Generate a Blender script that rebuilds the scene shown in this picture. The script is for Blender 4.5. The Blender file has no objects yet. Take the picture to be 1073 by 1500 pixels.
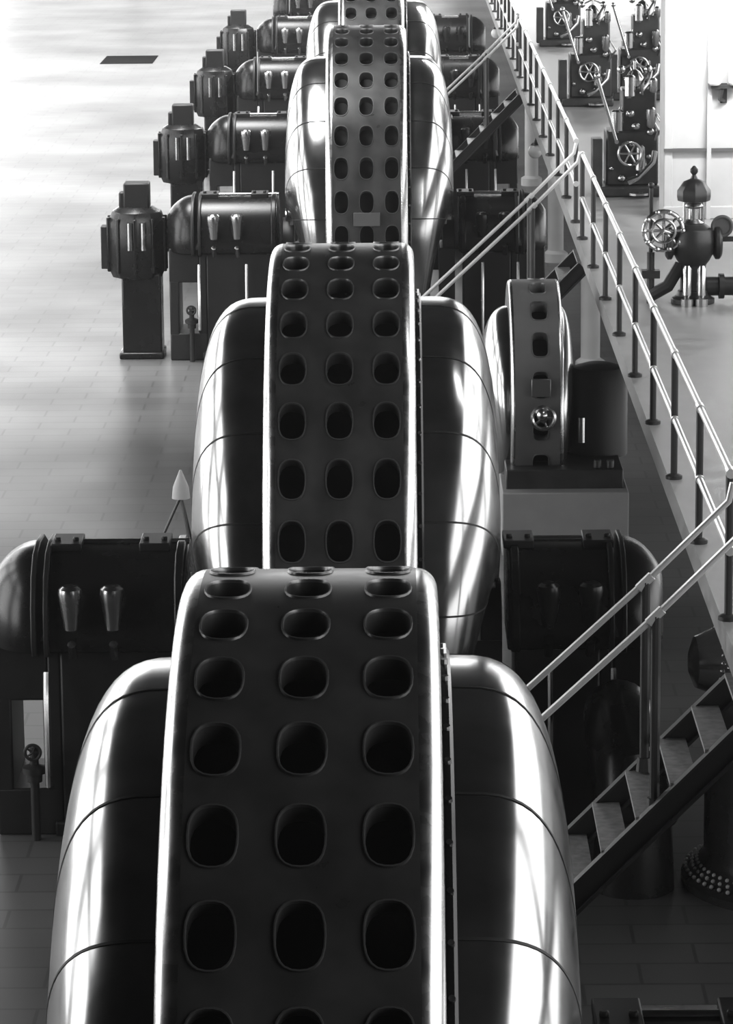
import bpy, bmesh, math, random
from mathutils import Vector, Matrix
random.seed(7)
U = 1.3            # metres per layout unit (one generator drum width)
ZF = 7.0           # layout height of the camera above the hall floor
C = bpy.context.scene.collection
PI = math.pi

# ------------------------------------------------------------------ materials
def mat(name, base, rough, metal=0.0, var=0.0, vscale=6.0, bump=0.0, coat=0.0, stretch=(1, 1, 1), rvar=0.0, spec=None):
    m = bpy.data.materials.new(name); m.use_nodes = True
    nt = m.node_tree; N = nt.nodes; L = nt.links
    b = N['Principled BSDF']
    b.inputs['Base Color'].default_value = (base, base, base, 1)
    b.inputs['Roughness'].default_value = rough
    b.inputs['Metallic'].default_value = metal
    if spec is not None: b.inputs['Specular IOR Level'].default_value = spec
    b.inputs['Coat Weight'].default_value = coat
    b.inputs['Coat Roughness'].default_value = 0.12
    tc = N.new('ShaderNodeTexCoord'); mp = N.new('ShaderNodeMapping')
    mp.inputs['Scale'].default_value = stretch
    L.new(tc.outputs['Object'], mp.inputs['Vector'])
    nz = N.new('ShaderNodeTexNoise'); nz.inputs['Scale'].default_value = vscale
    nz.inputs['Detail'].default_value = 6
    L.new(mp.outputs['Vector'], nz.inputs['Vector'])
    if var:
        r = N.new('ShaderNodeMapRange')
        r.inputs['From Min'].default_value = .3; r.inputs['From Max'].default_value = .7
        r.inputs['To Min'].default_value = base * (1 - var); r.inputs['To Max'].default_value = base * (1 + var)
        L.new(nz.outputs['Fac'], r.inputs['Value'])
        L.new(r.outputs['Result'], b.inputs['Base Color'])
    if rvar:
        r = N.new('ShaderNodeMapRange')
        r.inputs['From Min'].default_value = .3; r.inputs['From Max'].default_value = .7
        r.inputs['To Min'].default_value = max(.03, rough - rvar); r.inputs['To Max'].default_value = rough + rvar
        L.new(nz.outputs['Fac'], r.inputs['Value']); L.new(r.outputs['Result'], b.inputs['Roughness'])
    if bump:
        bp = N.new('ShaderNodeBump'); bp.inputs['Strength'].default_value = bump; bp.inputs['Distance'].default_value = .02
        L.new(nz.outputs['Fac'], bp.inputs['Height']); L.new(bp.outputs['Normal'], b.inputs['Normal'])
    return m

M = {}
M['drum'] = mat('drum_enamel', .085, .33, .6, var=.25, vscale=3, rvar=.06)
M['rim'] = mat('polished_rim', .62, .26, 1, rvar=.05, vscale=8)
M['shell'] = mat('shell_enamel', .5, .19, .97, var=.1, vscale=2.5, rvar=.04)
M['seam'] = mat('dark_seam', .012, .6)
M['lip'] = mat('hole_lip', .2, .35, .8)
M['black'] = mat('black_interior', .006, .7)
M['core'] = mat('stator_core', .012, .5, .5)
M['cast'] = mat('cast_enamel', .014, .27, .15, var=.1, vscale=3, rvar=.02)
M['ped'] = mat('grey_pedestal', .3, .6, 0, var=.05)
M['gov'] = mat('governor_enamel', .07, .35, .2, var=.2)
M['castr'] = mat('rough_cast', .022, .45, .1, var=.15, vscale=4)
M['steel'] = mat('bright_steel', .6, .22, 1, rvar=.06)
M['dim'] = mat('dull_steel', .5, .25, 1, rvar=.05)
M['rail'] = mat('rail_pipe', .8, .3, .6)
M['hatch'] = mat('hatch_plate', .02, .9, 0, spec=0)
M['post'] = mat('shaded_rail_post', .035, .4, .2)  # darker than the rails: shade on the posts put into the colour
M['tread'] = mat('stair_tread', .4, .45, .3, var=.25, vscale=20)
M['string'] = mat('stair_stringer', .02, .5, .1)
M['deck'] = mat('deck_paint', .3, .38, 0, var=.2, vscale=4, rvar=.08)
M['white'] = mat('white_plaster', .5, .6, 0, var=.06, vscale=3)
M['grey'] = mat('grey_paint', .1, .5, 0, var=.1, vscale=4)
M['dark'] = mat('dark_paint', .03, .4, .1, var=.3)
M['glass'] = mat('lamp_glass', .85, .15, 0)
M['concrete'] = mat('pit_concrete', .03, .8, 0, var=.3)

def floor_mat():
    m = bpy.data.materials.new('tiled_floor'); m.use_nodes = True
    nt = m.node_tree; N = nt.nodes; L = nt.links; b = N['Principled BSDF']
    tc = N.new('ShaderNodeTexCoord')
    br = N.new('ShaderNodeTexBrick'); br.inputs['Scale'].default_value = 1.0
    br.inputs['Color1'].default_value = (.12, .12, .12, 1); br.inputs['Color2'].default_value = (.1, .1, .1, 1)
    br.inputs['Mortar'].default_value = (.065, .065, .065, 1); br.inputs['Mortar Size'].default_value = .015
    br.inputs['Brick Width'].default_value = .9; br.inputs['Row Height'].default_value = .45
    L.new(tc.outputs['Object'], br.inputs['Vector'])
    nz = N.new('ShaderNodeTexNoise'); nz.inputs['Scale'].default_value = .35; nz.inputs['Detail'].default_value = 5
    L.new(tc.outputs['Object'], nz.inputs['Vector'])
    r = N.new('ShaderNodeMapRange'); r.inputs['From Min'].default_value = .3; r.inputs['From Max'].default_value = .7
    r.inputs['To Min'].default_value = .3; r.inputs['To Max'].default_value = .4
    L.new(nz.outputs['Fac'], r.inputs['Value']); L.new(r.outputs['Result'], b.inputs['Roughness'])
    mx = N.new('ShaderNodeMix'); mx.data_type = 'RGBA'; mx.blend_type = 'MULTIPLY'; mx.inputs[0].default_value = .85
    n2 = N.new('ShaderNodeTexNoise'); n2.inputs['Scale'].default_value = .13; n2.inputs['Detail'].default_value = 4
    L.new(tc.outputs['Object'], n2.inputs['Vector'])
    r2 = N.new('ShaderNodeMapRange'); r2.inputs['From Min'].default_value = .35; r2.inputs['From Max'].default_value = .65
    r2.inputs['To Min'].default_value = .45; r2.inputs['To Max'].default_value = 1.3; L.new(n2.outputs['Fac'], r2.inputs['Value'])
    L.new(br.outputs['Color'], mx.inputs[6]); L.new(r2.outputs['Result'], mx.inputs[7])
    L.new(mx.outputs[2], b.inputs['Base Color'])
    return m
M['floor'] = floor_mat()


# ------------------------------------------------------------------ mesh builder (layout units)
class MB:
    def __init__(s): s.bm = bmesh.new(); s.mi = 0
    def _f(s, vs):
        try:
            f = s.bm.faces.new(vs); f.material_index = s.mi; f.smooth = True; return f
        except ValueError: return None
    def box(s, x0, x1, y0, y1, z0, z1, bev=0.0, M4=None):
        P = [(x0,y0,z0),(x1,y0,z0),(x1,y1,z0),(x0,y1,z0),(x0,y0,z1),(x1,y0,z1),(x1,y1,z1),(x0,y1,z1)]
        V = [s.bm.verts.new(M4 @ Vector(p) if M4 else p) for p in P]
        F = [s._f([V[i] for i in q]) for q in ((3,2,1,0),(4,5,6,7),(0,1,5,4),(1,2,6,5),(2,3,7,6),(3,0,4,7))]
        if bev:
            E = set(e for f in F for e in f.edges)
            r = bmesh.ops.bevel(s.bm, geom=list(E), offset=bev, segments=2, affect='EDGES', profile=.5)
            for f in r['faces']: f.material_index = s.mi; f.smooth = True
    def rings(s, rings, close=True, cap0=False, cap1=False):
        R = [[s.bm.verts.new(p) for p in ring] for ring in rings]
        n = len(R[0])
        for a, b in zip(R, R[1:]):
            for i in range(n if close else n - 1):
                s._f((a[i], a[(i+1) % n], b[(i+1) % n], b[i]))
        if cap0: s._f(list(reversed(R[0])))
        if cap1: s._f(R[-1])
        return R
    def cyl(s, p0, p1, r0, r1=None, n=16, cap=True):
        if r1 is None: r1 = r0
        s.tube([p0, p1], [r0, r1], n, cap)
    def tube(s, pts, rad, n=10, cap=True):
        pts = [Vector(p) for p in pts]
        if not hasattr(rad, '__len__'): rad = [rad] * len(pts)
        rings = []; prev = None
        for i, p in enumerate(pts):
            if i == 0: t = pts[1] - p
            elif i == len(pts) - 1: t = p - pts[i-1]
            else:
                t = (pts[i+1] - p).normalized() + (p - pts[i-1]).normalized()
            if t.length < 1e-9: t = Vector((0, 0, 1))
            t.normalize()
            if prev is None:
                a = t.orthogonal().normalized()
            else:
                a = prev - t * prev.dot(t)
                a = a.normalized() if a.length > 1e-6 else t.orthogonal().normalized()
            prev = a; b = t.cross(a)
            rings.append([p + (a * math.cos(2*PI*k/n) + b * math.sin(2*PI*k/n)) * rad[i] for k in range(n)])
        s.rings(rings, True, cap, cap)
    def lathe(s, prof, o=(0,0,0), axis='Z', n=24, cap=True):
        # prof: list of (r, h)
        pts = []
        for r, h in prof:
            ring = []
            for k in range(n):
                c, q = math.cos(2*PI*k/n) * r, math.sin(2*PI*k/n) * r
                if axis == 'Z': p = (o[0]+c, o[1]+q, o[2]+h)
                elif axis == 'X': p = (o[0]+h, o[1]+c, o[2]+q)
                else: p = (o[0]+q, o[1]+h, o[2]+c)
                ring.append(p)
            pts.append(ring)
        s.rings(pts, True, cap, cap)
    def sphere(s, o, r, n=14):
        s.lathe([(max(1e-3, r*math.sin(PI*i/8)), -r*math.cos(PI*i/8)) for i in range(9)], o, 'Z', n)
    def torus(s, o, R, r, axis='Y', n=28, m=8):
        pts = []
        for k in range(n + 1):
            a = 2*PI*k/n; c, q = math.cos(a)*R, math.sin(a)*R
            pts.append({'Y': (o[0]+c, o[1], o[2]+q), 'X': (o[0], o[1]+c, o[2]+q), 'Z': (o[0]+c, o[1]+q, o[2])}[axis])
        rings = []
        for k, p in enumerate(pts[:-1]):
            p = Vector(p); d = (p - Vector(o)).normalized()
            ax = {'Y': Vector((0,1,0)), 'X': Vector((1,0,0)), 'Z': Vector((0,0,1))}[axis]
            rings.append([p + (d*math.cos(2*PI*j/m) + ax*math.sin(2*PI*j/m)) * r for j in range(m)])
        rings.append(rings[0])
        s.rings(rings)
    def wheel(s, o, R, r, axis='Y', spokes=6):
        s.torus(o, R, r, axis)
        s.cyl(*[tuple(o[i] + (sg*R*.14 if i == 'XYZ'.index(axis) else 0) for i in range(3)) for sg in (-1, 1)], R*.16)
        for k in range(spokes):
            a = 2*PI*k/spokes; c, q = math.cos(a)*R, math.sin(a)*R
            e = {'Y': (o[0]+c, o[1], o[2]+q), 'X': (o[0], o[1]+c, o[2]+q), 'Z': (o[0]+c, o[1]+q, o[2])}[axis]
            s.cyl(o, e, r*.8, r*.6, 6)
    def prism(s, prof, x0, x1, nx=1, taper=None):
        # prof: (y,z) closed outline swept along x; taper(t)->(scale y, scale z, about z0)
        rings = []
        for i in range(nx + 1):
            t = i / nx; x = x0 + (x1 - x0) * t
            if taper:
                sy, sz, z0 = taper(t); rings.append([(x, y*sy, z0 + (z-z0)*sz) for y, z in prof])
            else: rings.append([(x, y, z) for y, z in prof])
        s.rings(rings, True, True, True)
    def build(s, name, mats, parent=None, loc=(0,0,0), bevel=0.0, sharp=35):
        bm = s.bm
        bmesh.ops.remove_doubles(bm, verts=bm.verts, dist=1e-5)
        bmesh.ops.recalc_face_normals(bm, faces=bm.faces)
        bmesh.ops.scale(bm, vec=(U, U, U), verts=bm.verts)
        me = bpy.data.meshes.new(name); bm.to_mesh(me); bm.free()
        me.set_sharp_from_angle(angle=math.radians(sharp))
        for m in (mats if isinstance(mats, (list, tuple)) else [mats]): me.materials.append(M[m])
        o = bpy.data.objects.new(name, me); C.objects.link(o)
        if parent: o.parent = parent; o.location = Vector(loc) * U
        else: o.location = wloc(loc)
        if bevel:
            b = o.modifiers.new('bevel', 'BEVEL'); b.width = bevel * U; b.segments = 2; b.limit_method = 'ANGLE'
        return o

def wloc(p): return Vector((p[0]*U, p[1]*U, (p[2] + ZF)*U))
def thing(name, loc, label, cat, group=None):
    o = bpy.data.objects.new(name, None); C.objects.link(o); o.location = wloc(loc)
    o.empty_display_size = .3
    return tag(o, label, cat, group)
def tag(o, label, cat, group=None):
    o['label'] = label; o['category'] = cat
    if group: o['group'] = group
    return o
def struct(o): o['kind'] = 'structure'; return o
KIDS = {}
def dup(root, loc, label, group=None):
    r = root.copy(); C.objects.link(r); r.location = wloc(loc); r['label'] = label
    if group: r['group'] = group
    def rec(src, dst):
        for ch in list(src.children):
            c = ch.copy(); C.objects.link(c); c.parent = dst
            rec(ch, c)
    rec(root, r)
    return r

# ------------------------------------------------------------------ generators
NH = 37; DL = 2*PI/NH
def ring_pt(x, r, a): return (x, -r*math.cos(a), r*math.sin(a))

def drum_band(R, halfw, cols, hw, hh, nh, corner, inner, pow_=2.6):
    """perforated cylindrical band about the x axis, centre at origin; first hole row at a=0"""
    mb = MB(); bm = mb.bm; dl = 2*PI/nh
    K = 6                                     # perimeter subdivisions per side
    xe = halfw - corner
    bounds = [-xe] + [(a+b)/2 for a, b in zip(cols, cols[1:])] + [xe]
    for k in range(nh):
        ac = k*dl
        for ci, cx in enumerate(cols):
            xl, xr = bounds[ci], bounds[ci+1]
            per = []
            for i in range(K): per.append((xl + (xr-xl)*i/K, -dl/2))
            for i in range(K): per.append((xr, -dl/2 + dl*i/K))
            for i in range(K): per.append((xr - (xr-xl)*i/K, dl/2))
            for i in range(K): per.append((xl, dl/2 - dl*i/K))
            hole = []
            for (px, pa) in per:
                u = (px-cx) / ((xr-xl)/2); v = pa / (dl/2)
                th = math.atan2(v, u); c, s_ = math.cos(th), math.sin(th)
                q = (abs(c)**pow_ + abs(s_)**pow_) ** (-1/pow_)
                hole.append((c*q, s_*q))
            def ring(sc, rr):
                return [bm.verts.new(ring_pt(cx + h[0]*hw*sc, rr, ac + h[1]*hh*sc/R)) for h in hole]
            R0 = [bm.verts.new(ring_pt(p[0], R, ac + p[1])) for p in per]
            Rm = [bm.verts.new(ring_pt((p[0] + cx + h[0]*hw*1.11)/2, R, ac + (p[1] + h[1]*hh*1.11/R)/2)) for p, h in zip(per, hole)]
            R1 = ring(1.11, R); R2 = ring(1.08, R+.008); R3 = ring(1.03, R+.008); R4 = ring(1.0, R-.004); R5 = ring(1.0, R-.09)
            n = len(per)
            for a_, b_, mi in ((R0, Rm, 0), (Rm, R1, 0), (R1, R2, 0), (R2, R3, 1), (R3, R4, 1), (R4, R5, 0)):
                mb.mi = mi
                for i in range(n): mb._f((a_[i], a_[(i+1) % n], b_[(i+1) % n], b_[i]))
    # rounded corners and side faces
    ns = nh*K
    for sg in (-1, 1):
        prof = [(xe, R)] + [(xe + corner*math.sin(t), R - corner*(1-math.cos(t))) for t in [PI/2*i/6 for i in range(1, 7)]]
        prof += [(halfw, inner)]
        prev = None
        for j, (x, r) in enumerate(prof):
            cur = [bm.verts.new(ring_pt(sg*x, r, -dl/2 + 2*PI*i/ns)) for i in range(ns)]
            if prev:
                mb.mi = 2 if j < len(prof)-1 else 0
                for i in range(ns): mb._f((prev[i], prev[(i+1) % ns], cur[(i+1) % ns], cur[i]))
            prev = cur
    return mb

def lobe(sg, x0, ext, r0, r1, seams=(), n=2.5, lowf=.45, na=144, npf=20):
    mb = MB(); bm = mb.bm
    prof = []
    for i in range(npf + 1):
        t = (PI/2) * (1 - i/npf)
        prof.append((max(0, math.cos(t))**(2/n), max(0, math.sin(t))**(2/n)))
    prof = [p for p in prof if p[1]*r0 > r1] + [(1.0, r1/r0), (1.0, .02)]
    prof = [(-.06, 1.0)] + prof
    def P(j, a, lift=0):
        px, pr = prof[j]
        t = min(1, max(0, (math.sin(a) + .6)/1.16)); t = t*t*(3-2*t)
        e = ext*(lowf + (1-lowf)*t)
        return ring_pt(sg*(x0 + px*e + lift*px*.5), pr*r0 + lift*pr, a)
    rows = [[bm.verts.new(P(j, 2*PI*i/na)) for i in range(na)] for j in range(len(prof))]
    for a_, b_ in zip(rows, rows[1:]):
        for i in range(na): mb._f((a_[i], a_[(i+1) % na], b_[(i+1) % na], b_[i]))
    mb.mi = 1
    for a in seams:
        pr = [[P(j, a - .003, .001), P(j, a - .003, .004), P(j, a + .003, .004), P(j, a + .003, .001)] for j in range(0, len(prof) - 2)]
        mb.rings(pr, True, True, True)
    return mb

AX = 1.6   # axis height over floor
SEAMS = [math.radians(d) for d in (7.5, 25, 43, 62, 84, 106, 128, 150, 172)]
def make_generator():
    g = thing('generator', (-.351, 13.02, -7), 'nearest and largest black generator, its perforated drum filling the lower middle', 'generator',
              )
    b = drum_band(2.25, .5, (-.307, 0, .307), .083, .120, NH, .085, 1.8).build('perforated_drum', ['drum', 'lip', 'rim'], g, (0, 0, AX))
    # inner stator core seen through the openings
    mb = MB()
    ns = 148
    for x0, x1, r in ((-.48, .48, 1.98),):
        A = [mb.bm.verts.new(ring_pt(x0, r + (.03 if i % 4 < 2 else 0), 2*PI*i/ns)) for i in range(ns)]
        B = [mb.bm.verts.new(ring_pt(x1, r + (.03 if i % 4 < 2 else 0), 2*PI*i/ns)) for i in range(ns)]
        for i in range(ns): mb._f((A[i], A[(i+1) % ns], B[(i+1) % ns], B[i]))
    mb.build('stator_core', 'core', g, (0, 0, AX))
    lobe(-1, .5, .5, 1.9, .25, SEAMS, 3.4).build('end_shell', ['shell', 'seam'], g, (0, 0, AX), sharp=50)
    lobe(1, .54, .5, 1.9, .25, SEAMS, 3.4).build('end_shell', ['shell', 'seam'], g, (0, 0, AX), sharp=50)
    # bolted joint flange on the right
    mb = MB(); na = 180
    R_ = []
    for (x, r) in ((.495, 1.8), (.495, 1.92), (.51, 1.93), (.532, 1.93), (.545, 1.92), (.545, 1.8)):
        R_.append([ring_pt(x, r, 2*PI*i/na) for i in range(na)])
    mb.rings(R_)
    mb.mi = 1
    for k in range(60):
        a = 2*PI*k/60; c = Vector(ring_pt(.522, 1.92, a)); d = Vector(ring_pt(0, 1, a))
        mb.cyl(c, c + d*.028, .016, .013, 8)
    mb.build('bolted_flange', ['cast', 'dim'], g, (0, 0, AX))
    for sg in (-1, 1):
        mb = MB(); mb.lathe([(.2, 0), (.2, .04), (.13, .05), (.13, .1)], (0,0,0), 'X', 24)
        o = mb.build('shaft', 'steel', g, (sg*.96, 0, AX))
        if sg < 0: o.rotation_euler.z = PI
    for sg in (-1, 1):
        mb = MB()
        mb.box(-.5, .5, sg*1.5-.35, sg*1.5+.35, -.78, .15)
        mb.build('support_foot', 'castr', g, (0, 0, 0))
        mb = MB(); mb.box(min(sg*.9, sg*1.1), max(sg*.9, sg*1.1), -.35, .35, -.8, 1.3)
        mb.cyl((sg*.95, 0, 1.3), (sg*1.1, 0, 1.3), .33, .33, 24)
        mb.build('dark_gap_block', 'castr', g, (0, 0, 0), bevel=.01)  # dark block added to cover the bright floor gap beside the end shell
    return g
gen = make_generator()
def set_phase(g, ph):
    for c in g.children:
        if c.name.startswith('perforated_drum'): c.rotation_euler.x = -ph
# first hole row built at a=0; wanted phase ph: rotate by -ph
set_phase(gen, 1.540)
g2 = dup(gen, (-.356, 22.3, -7), 'second generator from the front, perforated black drum between polished domed ends'); g2.scale.x = .93; set_phase(g2, 1.541)
g3 = dup(gen, (-.333, 40.5, -7), 'third generator in the line, carrying a small blank nameplate on its drum'); g3.scale.x = .915; set_phase(g3, 1.404)
g4 = dup(gen, (-.333, 49.6, -7), 'farthest generator, its top cut off by the upper picture edge'); g4.scale.x = .915; set_phase(g4, 1.45)
wide = {}
for g_ in (g2, g3, g4):
    for c in g_.children:
        if c.name.startswith('end_shell'):
            k = 1 if c.data.vertices[0].co.x > 0 else -1
            if k not in wide:
                t_ = lobe(k, .5 if k < 0 else .54, .545, 1.9, .25, SEAMS, 3.8).build('end_shell', ['shell', 'seam'], None, sharp=50)
                wide[k] = t_.data; bpy.data.objects.remove(t_)
            c.data = wide[k]
mb = MB(); mb.box(-.16, .16, -.015, .015, -.075, .075)
a = 1.404 - DL*7.5
o = mb.build('nameplate', 'grey', g3, (0, -2.275*math.cos(a), AX + 2.275*math.sin(a)), bevel=.005); o.rotation_euler.x = -a
o['label'] = 'small pale blank nameplate'

# ------------------------------------------------------------------ turbine casings beside the generators
# local origin: floor point under the inner end; x runs outward (mirrored for the other side)
BODY = [(.42,1.35),(.47,1.62),(.36,1.8),(.16,1.885),(-.1,1.9),(-.3,1.87),(-.45,1.76),(-.53,1.58),(-.55,1.4),(-.54,1.34),(-.51,1.28),(-.4,1.25),(.3,1.25)]
def make_casing(sg, L, cone, label, x, D, nozz, pads, light):
    t = thing('turbine_casing', (x, D, -7), label, 'turbine', None)
    mb = MB()
    mb.prism(BODY, 0, sg*L)
    mb.prism([(y*1.05, 1.45 + (z-1.45)*1.05) for y, z in BODY], sg*.02, sg*.08)
    mb.build('barrel', 'cast', t, bevel=.012)
    mb = MB()
    for q in (L-.01, L+.07):
        mb.prism([(y*1.09, 1.45 + (z-1.45)*1.08) for y, z in BODY], sg*q, sg*(q+.035))
    mb.build('flange', 'castr', t, bevel=.008)
    mb = MB()
    mb.prism(BODY, sg*(L+.1), sg*(L+.1+cone), 8, lambda s_: (math.sqrt(max(.0, 1-s_*s_*.75)), math.sqrt(max(.0, 1-s_*s_*.55)), 1.3))
    mb.build('end_cover', 'cast', t)
    for p in nozz:
        mb = MB()
        mb.lathe([(.03,-.13),(.045,-.12),(.07,.06),(.08,.12),(.075,.15),(.05,.17)], (sg*p, -.6, 1.58), 'Z', 20)
        mb.cyl((sg*p, -.6, 1.36), (sg*p, -.5, 1.25), .03, .03, 8)
        mb.build('nozzle', light, t)
    for p in pads:
        mb = MB(); mb.box(sg*p-.1, sg*p+.1, -.2, .12, 1.88, 1.935)
        for bx in (-.06, .06): mb.cyl((sg*p+bx, -.1, 1.93), (sg*p+bx, -.1, 1.96), .022, .022, 8)
        mb.build('lug', 'castr', t, bevel=.008)
    mb = MB()
    for (a0, a1) in ((.05, L-.06),):
        mb.box(min(sg*a0, sg*a1), max(sg*a0, sg*a1), -.4, .38, 0, 1.27)
    mb.box(min(0, sg*L), max(0, sg*L), -.4, .42, 0, .1)
    mb.build('pedestal', 'castr', t, bevel=.015)
    mb = MB(); mb.tube([(0, 0, 1.9), (sg*L, 0, 1.9)], .024, 16)
    mb.build('top_glint_tube', 'steel', t)  # bright tube added to draw the highlight along the casing's top edge
    mb = MB(); o0, o1 = L+.03, L+.1+cone-.02
    for x0, x1, z0, z1 in ((o0, o1, .92, 1.32), (o1-.11, o1, .3, .94), (o0-.09, o1, 0, .32), (o0-.09, o0, .3, 1.3)):
        mb.box(min(sg*x0, sg*x1), max(sg*x0, sg*x1), -.36, .36, z0, z1)
    mb.build('end_support', 'castr', t, bevel=.015)
    for p, z0 in ((L*.41, .12), (L+.02, .4)):
        mb = MB(); mb.tube([(sg*p, -.5, 1.15), (sg*p, -.56, .95), (sg*p, -.56, z0), (sg*p, -.4, z0-.06)], .022, 8)
        mb.build('drain_pipe', 'steel', t)
    mb = MB(); mb.lathe([(.05,0),(.05,.05),(.08,.06),(.08,.1),(.03,.12),(.03,.2)], (sg*(L+.12), -.46, .4), 'Z', 12)
    mb.wheel((sg*(L+.12), -.54, .62), .05, .011, 'Y', 5)
    mb.cyl((sg*(L+.12), -.54, .62), (sg*(L+.12), -.46, .62), .015)
    mb.cyl((sg*(L+.12), -.46, 0), (sg*(L+.12), -.46, .64), .03)
    mb.build('hand_valve', 'castr', t)
    return t
GR = {13.02: 'beside the nearest generator', 22.3: 'beside the second generator', 40.5: 'beside the third generator', 49.6: 'level with the farthest generator',
      58.7: 'one row behind the farthest generator', 67.8: 'two rows behind the farthest generator', 77.0: 'last one at the upper picture edge'}
left = make_casing(-1, .9, .3, 'black turbine casing on the left side ' + GR[22.3], -1.38, 22.3, (.47, .74), (.22, .8), 'dim')
right = make_casing(1, .66, .26, 'black turbine casing on the right side in front of the small grey generator pedestal', .7, 22.3, (.26, .53), (.08, .6), 'cast')
for D in (40.5, 49.6, 58.7, 67.8, 77.0):
    dup(left, (-1.38, D, -7), 'black turbine casing on the left side ' + GR[D])
for D in (13.02, 40.5, 49.6, 58.7, 67.8):
    dup(right, (.8 if D < 20 else .72, 13.5 if D < 20 else D, -7), 'black turbine casing on the right side ' + GR[D])

# tall valve housings at the outer end of the left casings
def make_housing():
    t = thing('valve_housing', (-3.05, 40.5, -7), 'nearest tall black valve housing, standing on the pale floor at the left', 'valve')
    mb = MB()
    n = 10
    def octo(r, z, sx=1): return [(math.cos(2*PI*(k+.5)/n)*r*sx, math.sin(2*PI*(k+.5)/n)*r, z) for k in range(n)]
    mb.rings([octo(.3, .95), octo(.345, 1.05), octo(.345, 1.6), octo(.3, 1.72), octo(.2, 1.78)], True, True, True)
    for k in range(n):
        a = 2*PI*k/n
        mb.box(-.02, .02, .3, .365, 1.02, 1.66, 0, Matrix.Rotation(a, 4, 'Z'))
    mb.build('ribbed_drum', 'cast', t, bevel=.01)
    mb = MB(); mb.box(-.14, .16, -.14, .14, 1.76, 2.06); mb.box(-.2, -.12, -.08, .08, 1.76, 1.95)
    mb.build('top_block', 'castr', t, bevel=.02)
    mb = MB(); mb.box(-.18, .28, -.22, .22, 0, 1.0); mb.box(-.22, .3, -.28, .28, 0, .08)
    mb.build('column_base', 'cast', t, bevel=.02)
    mb = MB()
    for x in (-.06, .1): mb.cyl((x, -.34, 1.3), (x, -.34, 1.62), .035, .035, 10)
    mb.build('oil_cylinder', 'steel', t)
    mb = MB(); mb.box(-.42, -.32, -.1, .1, 1.05, 1.55); mb.build('side_arm', 'castr', t, bevel=.01)
    return t
vh = make_housing()
for D, l in ((49.6, 'second tall black valve housing at the left, one row behind the nearest'), (58.7, 'third tall black valve housing at the left from the front'),
             (67.8, 'fourth and farthest visible black valve housing, at the upper picture edge')):
    dup(vh, (-3.05, D, -7), l)

# ------------------------------------------------------------------ small generator on its grey pedestal
ex = thing('small_generator', (1.085, 27.5, -7), 'small generator with single row of openings on a grey pedestal under the gallery', 'generator')
EZ = 1.88
o = drum_band(.95, .205, (.025,), .06, .1, 18, .03, .6, 4).build('perforated_drum', ['grey', 'lip', 'rim'], ex, (0, 0, EZ)); o.rotation_euler.x = -1.33
mb = MB(); mb.lathe([(.8, -.19), (.8, .19)], (0,0,0), 'X', 48); mb.build('stator_core', 'black', ex, (0, 0, EZ))
lobe(-1, .2, .24, .74, .1, (), 2.5, .7, 72).build('end_shell', ['shell', 'seam'], ex, (0, 0, EZ))
lobe(1, .2, .12, .74, .1, (), 2.5, .7, 72).build('end_shell', ['shell', 'seam'], ex, (0, 0, EZ))
mb = MB(); mb.box(-.285, .695, -1.2, 1.1, .85, 1.35); mb.mi = 1; mb.box(-.2, .6, -1.1, 1.0, 0, .86); mb.build('pedestal', ['ped', 'string'], ex, bevel=.01)
mb = MB(); mb.box(-.25, .66, -1.05, 1.0, 1.34, 1.5)
for x in (.46, .56): mb.cyl((x, -1.0, 1.5), (x, -1.0, 1.57), .03)
mb.build('bed_plate', 'dark', ex, bevel=.01)
mb = MB(); mb.lathe([(.24, 0), (.24, .62), (.2, .7), (.1, .73)], (.5, -.3, 1.48), 'Z', 24); mb.build('bearing_housing', 'string', ex)
mb = MB(); mb.cyl((.36, -.56, 1.62), (.36, -.56, 1.82), .03); mb.build('highlight_rod', 'steel', ex)  # steel rod added as the bright vertical highlight on the bearing housing
mb = MB(); mb.wheel((.04, -1.0, 1.9), .085, .018, 'Y', 5); mb.sphere((.03, -1.03, 1.93), .045); mb.cyl((.04, -.9, 1.9), (.04, -1.05, 1.9), .03)
mb.build('hand_wheel', 'steel', ex)
mb = MB(); mb.box(-.05, .1, -.965, -.93, 2.06, 2.2)
mb.build('cover_plate', 'lip', ex, bevel=.005).hide_render = False

# ------------------------------------------------------------------ floor with generator pits
def floor():
    mb = MB()
    px0, px1 = -1.5, .8
    pits = [(D-2.4, D+2.4) for D in (13.02, 22.3, 40.5, 49.6)]
    def q(x0, x1, y0, y1, z=0):
        mb._f([mb.bm.verts.new(p) for p in ((x0,y0,z),(x1,y0,z),(x1,y1,z),(x0,y1,z))])
    ys = [-14] + [v for p in pits for v in p] + [120]
    q(-16, px0, -14, 120); q(px1, 9, -14, 120)
    for i in range(0, len(ys), 2): q(px0, px1, ys[i], ys[i+1])
    # thickness skirts so that the slab is solid to look at
    mb.mi = 1
    for y0, y1 in pits:
        d = -.8
        q(px0, px1, y0, y1, d)
        for a_, b_ in (((px0,y0),(px1,y0)), ((px1,y0),(px1,y1)), ((px1,y1),(px0,y1)), ((px0,y1),(px0,y0))):
            mb._f([mb.bm.verts.new(p) for p in ((*a_,0),(*b_,0),(*b_,d),(*a_,d))])
    return struct(mb.build('floor', ['floor', 'concrete'], None, (0, 0, -7)))
floor()

mb = MB(); mb.box(-.6, .6, -1.0, 1.0, 0, .012)
o = tag(mb.build('floor_hatch', 'hatch', None, (-6.15, 80.6, -7)), 'small dark rectangular hatch cover in the pale floor at upper left', 'hatch')

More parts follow.
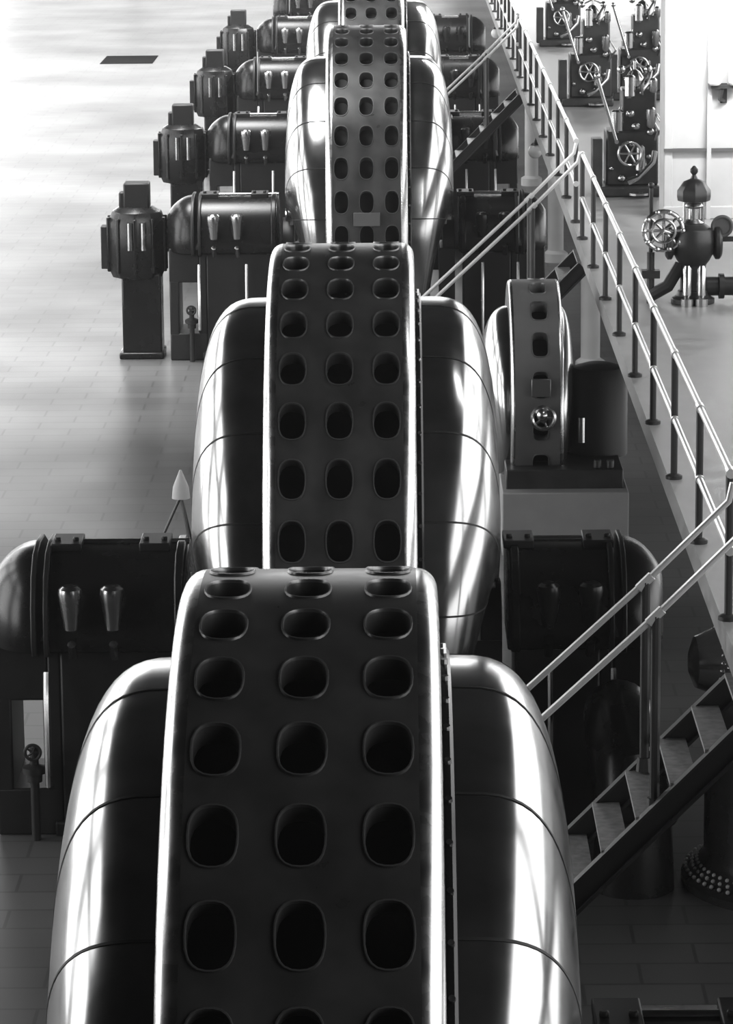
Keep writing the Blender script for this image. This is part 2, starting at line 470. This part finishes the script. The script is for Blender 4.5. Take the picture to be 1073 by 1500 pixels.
# ------------------------------------------------------------------ gallery on the right
DZ = -4.25
mb = MB(); mb.box(1.6, 9, 6, 120, -.14, 0)
struct(mb.build('gallery_floor', 'deck', None, (0, 0, DZ)))
def gal_column(D, x=2.2):
    mb = MB(); mb.lathe([(.17, 0), (.17, .12), (.11, .16), (.11, 2.45), (.16, 2.52), (.16, 2.61)], (0,0,0), 'Z', 20)
    return mb.build('gallery_column', 'white', None, (x, D, -7))
for i, D in enumerate((39.2, 47.9, 56.5)):
    tag(gal_column(D), ['nearest pale round column under the gallery edge',
        'third pale round column under the gallery, level with the farthest generator', 'farthest pale round column under the gallery edge'][i], 'column')

def railing(y0, y1, label):
    t = thing('gallery_railing', (1.63, y0, DZ), label, 'railing')
    Ln = y1 - y0
    for z, nm in ((.75, 'top_rail'), (.36, 'middle_rail')):
        mb = MB(); mb.tube([(0, 0, z), (0, Ln, z)], .019, 10)
        n = round(Ln/1.8)
        for i in range(n + 1):
            y = Ln*i/n
            mb.cyl((0, y-.05, z), (0, y+.05, z), .025, .025, 10)
        mb.build(nm, 'rail', t)
    n = round(Ln/1.8)
    for i in range(n + 1):
        mb = MB(); y = Ln*i/n
        mb.cyl((0, y, 0), (0, y, .75), .021, .021, 10); mb.lathe([(.05,0),(.05,.02),(.03,.03)], (0,y,0), 'Z', 12)
        mb.build('post', 'post', t)
    return t
railing(16.75, 30.4, 'gallery railing of two bright pipes between the near stair and the second stair')
railing(31.5, 45.7, 'gallery railing of two pipes between the second and the third stair')
railing(46.7, 75, 'farthest gallery railing running out at the upper picture edge')

def stair(yc, label, xt=1.6, w=.68):
    t = thing('stair', (xt, yc, -7), label, 'staircase')
    # local: x from 0 (top) to negative, z up to 2.75
    H = 2.75; n = 17; run = .162
    L_ = n*run
    for sg in (-1, 1):
        mb = MB()
        y = sg*.4
        top, bot = Vector((-.0, y, H-.22)), Vector((-L_+.25, y, 0.0))
        d = (bot-top).normalized(); nn = Vector((d.z, 0, -d.x)); nn = nn if nn.z > 0 else -nn
        def bar(off0, off1, th, ext=0):
            A = [top + nn*off0, bot + nn*off0, bot + nn*off1, top + nn*off1]
            rings = [[p + Vector((0, s_*th/2, 0)) for p in A] for s_ in (-1, 1)]
            mb.rings(rings, True, True, True)
        bar(-.115, -.02, .03)
        mb.mi = 1
        bar(-.13, -.115, .08); bar(-.02, -.008, .06)
        mb.build('stringer', ['string', 'dark'], t)
    for i in range(-1, n-2):
        mb = MB(); x = -(i+1)*run; z = H - .38 - i*.165
        mb.box(x-.005, x+run*.8, -.385, .385, z-.02, z)
        mb.build('tread', 'tread', t)
    for sg in (-1, 1):
        y = sg*(w/2)
        mb = MB()
        pts = [(.02, y, H+.75), (-.0, y, H+.66), (-.39, y, H+.27), (-L_+.1, y, .93-.02)]
        mb.tube(pts, .017, 10)
        for px in (-.4, -1.5, -2.55):
            z = H+.66+px
            mb.cyl((px-.035, y, z-.035), (px+.03, y, z+.03), .024, .024, 10)
        mb.build('handrail', 'rail', t)
        for px in (-.4, -1.5, -2.6):
            z1 = H + .66 + px; z0 = max(.0, H-.3 + px)
            mb = MB(); mb.cyl((px, y, z0), (px, y, z1), .024, .024, 10)
            mb.cyl((px, y, z0), (px, y, z0+.07), .042, .035, 10)
            mb.build('baluster', 'post', t)
    return t
st = stair(16.15, 'nearest steep metal stair, rising past the largest generator to the gallery')
dup(st, (1.6, 30.95, -7), 'second metal stair, running down behind the small generator toward the line of machines')
dup(st, (1.6, 46.2, -7), 'farthest metal stair from the gallery, near the upper picture edge')

# white pier with wall light
mb = MB(); mb.box(-.5, 1.6, -.25, .25, 0, 4.2, 0); mb.box(-.5, -.42, -.27, -.25, 0, 4.2); mb.box(-.5, 1.6, -.28, -.25, 0, .12)
o = mb.build('pillar', 'white', None, (2.94, 31.95, DZ), bevel=.03); struct(o)
mb = MB(); mb.box(-.5, 1.6, -.29, -.255, .0, .03)
o = struct(mb.build('shadow_line_trim', 'grey', None, (2.94, 31.95, DZ + .62)))  # grey trim strip, a shadow line put into its colour
mb = MB(); mb.box(-.02, .02, -.3, -.255, 0, 4.0)
o = struct(mb.build('trim_2', 'white', None, (3.0-.15, 31.95, DZ)))
wl = thing('wall_lamp', (2.98, 31.68, -3.05), 'wall lamp with two glass cylinders on the white pier', 'lamp')
for x in (-.09, .09):
    mb = MB(); mb.lathe([(.045,0),(.06,.02),(.06,.2),(.05,.22)], (x,-.07,.03), 'Z', 16); mb.build('glass_shade', 'glass', wl)
mb = MB(); mb.box(-.12, .12, -.09, .0, 0, .03); mb.tube([(0,0,-.12),(-.04,-.06,-.1),(-.02,-.06,0)], .018); mb.box(-.03,.03,-.0,.02,-.14,.04); mb.build('bracket', 'dark', wl)

# ------------------------------------------------------------------ gate valve on the gallery (near right)
gv = thing('gate_valve', (2.3, 26.8, DZ), 'ornate upright valve with domed cap and hand wheel before the white pier', 'valve')
mb = MB()
mb.lathe([(.17,0),(.17,.04),(.13,.06),(.12,.1)], (0,0,0), 'Z', 20)
mb.lathe([(.1,.1),(.1,.3),(.13,.34),(.17,.42),(.18,.5),(.15,.58),(.09,.62)], (0,0,0), 'Z', 24)
mb.lathe([(.1,-.22),(.13,-.2),(.13,-.17),(.09,-.15),(.09,.15),(.13,.17),(.13,.2),(.1,.22)], (0,0,.47), 'X', 20)
mb.build('valve_body', 'dark', gv, bevel=.006)
mb = MB()
for x in (-.06, .05):
    mb = MB(); mb.lathe([(.05,-.07),(.05,-.01),(.02,.0),(.035,.02),(.035,.22),(.02,.25)], (x,-.19,.07), 'Z', 12)
    mb.build('bright_cylinder', 'steel', gv)
mb = MB(); mb.lathe([(.07,.6),(.08,.63),(.05,.66),(.05,.74),(.075,.76),(.06,.79)], (0,0,0), 'Z', 18)
for x in (-.07, .07): mb.cyl((x,0,.58), (x,0,.8), .014)
mb.build('neck', 'steel', gv)
mb = MB(); mb.lathe([(.02,.78),(.125,.8),(.13,.83),(.13,.88),(.08,.95),(.03,.97),(.015,1.0),(.03,1.02),(.03,1.045),(.008,1.07)], (0,0,0), 'Z', 8)
mb.build('domed_cap', 'dark', gv)
mb = MB(); mb.wheel((-.24,-.1,.58), .15, .018, 'Y', 8); mb.torus((-.24,-.12,.58), .09, .012, 'Y'); mb.cyl((-.24,-.12,.58), (0,0,.5), .02)
for k in range(10):
    a = 2*PI*k/10; mb.sphere((-.24+math.cos(a)*.15, -.12, .58+math.sin(a)*.15), .02, 8)
mb.build('hand_wheel', 'steel', gv)
mb = MB(); mb.cyl((-.33,0,0), (-.33,0,.9), .016); mb.cyl((-.33,0,.0), (-.33,0,.4), .03); mb.sphere((-.33,0,.92), .025); mb.box(-.4,-.26,-.05,.05,.2,.26)
mb.tube([(-.33,0,.06),(-.2,-.05,.14),(-.1,0,.3)], .05)
mb.build('side_stand', 'dark', gv)
mb = MB(); mb.tube([(.1,0,.13),(.9,0,.13)], .075, 14); mb.lathe([(.1,0),(.1,.04)], (.2,0,.13), 'X', 16)
mb.tube([(.1,0,.5),(.34,0,.5),(.36,0,.5),(.36,0,.2)], .02); mb.box(.2,.33,-.02,.02,.48,.52)
mb.build('outlet_pipe', 'dark', gv)
mb = MB(); mb.torus((.22,-.02,.6), .075, .014, 'Y'); mb.lathe([(.07,0),(.07,.03)], (.22,-.02,.6), 'Y', 20); mb.cyl((.22,0,.6),(.12,0,.5),.014); mb.build('pressure_gauge', 'grey', gv)

# ------------------------------------------------------------------ governors on the gallery
def governor():
    t = thing('governor', (2.22, 33.6, DZ), 'nearest dark turbine governor left of the white pier, with a long bright lever', 'machine')
    mb = MB(); mb.box(-.3, .32, -.3, .3, 0, .1); mb.box(-.2, .3, -.2, .25, .1, .62); mb.box(-.05, .28, -.15, .2, .6, 1.02); mb.build('housing', 'gov', t, bevel=.02)
    mb = MB(); mb.box(-.34, -.24, -.26, -.05, .05, .56); mb.build('side_panel', 'gov', t, bevel=.01)
    mb = MB(); mb.cyl((-.3,-.34,1.16), (-.11,-.34,.54), .017); mb.sphere((-.3,-.34,1.17), .03); mb.cyl((-.11,-.36,.54),(-.11,-.15,.54),.02); mb.build('lever', 'steel', t)
    for x, z, r, h in ((-.1,.62,.06,.22),(.12,.24,.05,.26),(.22,.66,.045,.2),(.02,.95,.05,.22),(.24,1.0,.04,.14)):
        mb = MB(); mb.lathe([(r*.7,0),(r,.02),(r,h-.02),(r*.6,h)], (x,-.26,z), 'Z', 14)
        mb.build('servo_cylinder', 'dim', t)
    mb = MB(); mb.wheel((.02,-.3,.42), .11, .016, 'Y', 6); mb.cyl((.02,-.3,.42),(.02,-.1,.42),.02); mb.build('hand_wheel', 'steel', t)
    rnd = random.Random(3)
    for k in range(16):
        x, z = rnd.uniform(-.2,.28), rnd.uniform(.15,1.05)
        mb = MB()
        if k % 3: mb.sphere((x,-.24,z), rnd.uniform(.02,.045), 10)
        else: mb.tube([(x,-.22,z),(x+rnd.uniform(-.1,.1),-.28,z+.1),(x+rnd.uniform(-.1,.1),-.24,z+.22)], .014, 8)
        mb.build('fitting', 'dim', t)
    mb = MB(); mb.tube([(.26,-.3,.44),(.24,-.34,.34),(.1,-.38,.2),(.0,-.36,.16)], [.03,.025,.025,.04], 10); mb.lathe([(.1,0),(.1,.02)], (.1,-.36,.03), 'Z', 16); mb.build('drip_spout', 'steel', t)
    mb = MB(); mb.lathe([(.02,0),(.09,.02),(.1,.08),(.05,.16),(.015,.18),(.015,.26)], (.08,0,1.02), 'Z', 16)
    for sx in (-1, 1): mb.sphere((.08+sx*.13, 0, 1.2), .04); mb.cyl((.08,0,1.26),(.08+sx*.13,0,1.2),.01)
    mb.build('flyball_head', 'steel', t)
    return t
gov = governor()
dup(gov, (2.3, 42.2, DZ), 'second dark turbine governor, standing behind the nearest one')
dup(gov, (2.38, 50.8, DZ), 'third dark turbine governor, hazy at the upper edge')
dup(gov, (2.95, 42.9, DZ), 'dark turbine governor set back beside the arched cabinet')
ac = thing('arched_cabinet', (3.2, 45.5, DZ), 'dark cabinet with a bright arched top behind the governors', 'cabinet')
mb = MB()
pts = [(-.25,0),(.25,0),(.25,.5)] + [(.25*math.cos(a_), .5+.12*math.sin(a_)) for a_ in [PI*i/10 for i in range(1, 10)]] + [(-.25,.5)]
mb.rings([[(x, y, z) for x, z in pts] for y in (-.15, .15)], True, True, True); mb.build('cabinet_body', 'dark', ac, bevel=.008)
mb = MB(); mb.tube([(.25*math.cos(a_), -.16, .5+.12*math.sin(a_)) for a_ in [PI*i/14 for i in range(15)]], .018, 8); mb.build('arch_trim', 'rail', ac)
mb = MB(); mb.lathe([(.09,0),(.09,.03)], (-.02,-.19,.4), 'Y', 20); mb.build('dial', 'white', ac)

# ------------------------------------------------------------------ riveted penstock and inlet elbow under the gallery
pn = thing('penstock', (2.52, 20.9, -7), 'riveted vertical penstock pipe with flared base beside the near stair', 'pipe')
mb = MB(); mb.lathe([(.76,0),(.76,.05),(.7,.1),(.64,.16),(.62,.22),(.62,1.1),(.6,1.2),(.5,1.32)], (0,0,0), 'Z', 48); mb.mi = 1
for row, (r, z) in enumerate(((.66,.14),(.69,.115),(.73,.095))):
    for k in range(64):
        a = 2*PI*(k+.5*(row % 2))/64; mb.sphere((math.cos(a)*r, math.sin(a)*r, z), .014, 6)
for k in range(40):
    a = 2*PI*k/40; mb.sphere((math.cos(a)*.625, math.sin(a)*.625, .95), .012, 6)
mb.build('riser', ['cast', 'rail'], pn)
mb = MB()
arc = [(-.15 + .0*math.cos(t), 0, 1.2) for t in (0,)]
mb.tube([(-.1,0,1.1),(-.18,-.02,1.28),(-.36,-.05,1.42),(-.6,-.1,1.46),(-.7,-.12,1.46),(-.74,-.12,1.46)], [.3,.27,.22,.2,.16,.06], 24)
mb.mi = 1
dirv = Vector((-.16, -.03, .02)).normalized(); u_ = dirv.orthogonal().normalized(); v_ = dirv.cross(u_)
c0 = Vector((-.6,-.1,1.46))
for row, (rr, s_) in enumerate(((.205,-.02),(.212,-.06),(.218,-.1))):
    for k in range(26):
        a = 2*PI*(k+.5*(row % 2))/26
        p = c0 + dirv*s_ + (u_*math.cos(a)+v_*math.sin(a))*rr; mb.sphere(p, .014, 6)
mb.build('elbow', ['shell', 'steel'], pn)
il = thing('inlet_pipe', (1.4, 20.9, -7), 'dark curved inlet pipe behind the posts of the near stair', 'pipe')
mb = MB(); mb.tube([(.0,.62,.95),(-.02,.35,1.0),(-.02,.1,.96),(.02,-.06,.8),(.05,-.1,.5),(.05,-.1,.0)], [.2,.22,.23,.24,.24,.26], 24); mb.build('bend', 'cast', il)
mb = MB(); mb.torus((.05,-.1,.46), .25, .03, 'Z')
for k in range(16): a = 2*PI*k/16; mb.sphere((.05+.27*math.cos(a), -.1+.27*math.sin(a), .5), .016, 6)
mb.build('collar', 'castr', il)

# globe lamps hung under the gallery edge
gl = thing('globe_lamp', (1.55, 40.5, -4.62), 'round glass globe lamp hung under the gallery edge above the second stair', 'lamp')
mb = MB(); mb.sphere((0,0,0), .085, 18); mb.build('globe', 'glass', gl)
mb = MB(); mb.cyl((.05,0,.24),(.0,0,.08), .02); mb.lathe([(.03,.07),(.06,.075),(.03,.1)], (0,0,0), 'Z', 12); mb.build('hanger', 'dark', gl)
gl.location = wloc((1.62, 40.5, -4.62))
dup(gl, (1.66, 57.6, -4.62), 'farther round globe lamp hung under the gallery edge near the top')

# stand with work light on the left floor, between the second and third machines
sd = thing('tripod_stand', (-1.9, 29.6, -7), 'small pale cone-topped tripod on the floor left of the second generator', 'stand')
mb = MB(); mb.lathe([(.08,0),(.07,.1),(.03,.2),(.01,.25)], (0,0,.62), 'Z', 14); mb.build('cone_top', 'white', sd)
for k, (x, y) in enumerate(((-.3,-.1),(.12,-.2),(.1,.3))):
    mb = MB(); mb.cyl((0,0,.64), (x,y,0), .012, .012, 8); mb.build('leg', 'dark', sd)

# ------------------------------------------------------------------ light
def area(name, loc, size, power, target=None, rot=None):
    l = bpy.data.lights.new(name, 'AREA'); l.shape = 'RECTANGLE'; l.size = size[0]*U; l.size_y = size[1]*U; l.energy = power
    o = bpy.data.objects.new(name, l); C.objects.link(o); o.location = wloc(loc)
    if target is not None:
        d = wloc(target) - o.location; o.rotation_euler = d.to_track_quat('-Z', 'Y').to_euler()
    return o
# tall windows along the left wall
for i in range(13):
    y = 16 + i*8.0
    for z, h in ((-3.5, 6.4), (4.2, 4.6)):
        area('window_light', (-13 if z < 0 else -15, y, z), (5.6, h), 130*h, (0, y, z))
# right-hand windows above the gallery
for i in range(7):
    y = 10 + i*13
    area('gallery_window_light', (8.6, y, 0), (12, 7.5), 1500, (0, y, 0))
    area('under_gallery_fill', (8.6, y, -5.7), (12, 2.2), 330, (0, y, -5.7))  # added fill below the gallery, extends the highlights on the right end shells
# end wall windows
for x in (-20, -12.5, -5, 2.5):
    area('end_window_light', (x, 118, 4), (7.3, 20), 2000, (x, 0, 4))
area('floor_fill', (-8, 57, 7), (12, 46), 10000, (-8, 57.01, -7)).data.spread = math.radians(55)  # added overhead fill that brightens the left floor
area('pier_top_fill', (3.3, 30.6, -1.9), (1.6, .4), 200, (3.3, 31.7, -2.3))  # added fill that blows out the top of the pier
area('pier_fill', (5.5, 24, 3.5), (3, 3), 350, (3.2, 32, -2.6))  # added fill aimed at the pier to whiten it
area('far_gallery_fill', (5.5, 60, 4), (6, 6), 6000, (4.6, 62, DZ))  # added light that overexposes the far gallery floor

w = bpy.data.worlds.new('hall_air'); bpy.context.scene.world = w; w.use_nodes = True
N = w.node_tree.nodes; L = w.node_tree.links; bg = N['Background']
tc = N.new('ShaderNodeTexCoord'); sp = N.new('ShaderNodeSeparateXYZ'); L.new(tc.outputs['Generated'], sp.inputs[0])
mr = N.new('ShaderNodeMapRange'); mr.inputs['From Min'].default_value = -.2; mr.inputs['From Max'].default_value = 1
mr.inputs['To Min'].default_value = .015; mr.inputs['To Max'].default_value = .12
L.new(sp.outputs['Y'], mr.inputs['Value']); L.new(mr.outputs['Result'], bg.inputs['Strength'])
bg.inputs['Color'].default_value = (1, 1, 1, 1)
vol = N.new('ShaderNodeVolumeScatter'); vol.inputs['Density'].default_value = .0005; vol.inputs['Anisotropy'].default_value = .3
L.new(vol.outputs[0], N['World Output'].inputs['Volume'])

# ------------------------------------------------------------------ camera
cam = bpy.data.cameras.new('camera'); co = bpy.data.objects.new('camera', cam); C.objects.link(co)
f, yaw, roll, th = 5085.8, -.0096, -.0097, .2167
cam.sensor_fit = 'VERTICAL'; cam.sensor_height = 36; cam.lens = f*36/1500
cam.clip_end = 1000
fw = Vector((0, math.cos(th), -math.sin(th))); up = Vector((0, math.sin(th), math.cos(th))); rt = Vector((1, 0, 0))
Rz = Matrix.Rotation(-yaw, 3, 'Z')
fw, up, rt = Rz @ fw, Rz @ up, Rz @ rt
c_, s_ = math.cos(roll), math.sin(roll)
rt2 = rt*c_ + up*s_; up2 = -rt*s_ + up*c_
R = Matrix((rt2, up2, -fw)).transposed()
co.matrix_world = Matrix.Translation(wloc((0, 0, 0))) @ R.to_4x4()
bpy.context.scene.camera = co
vs = bpy.context.scene.view_settings
vs.view_transform = 'Standard'; vs.look = 'None'; vs.exposure = 0; vs.gamma = 1
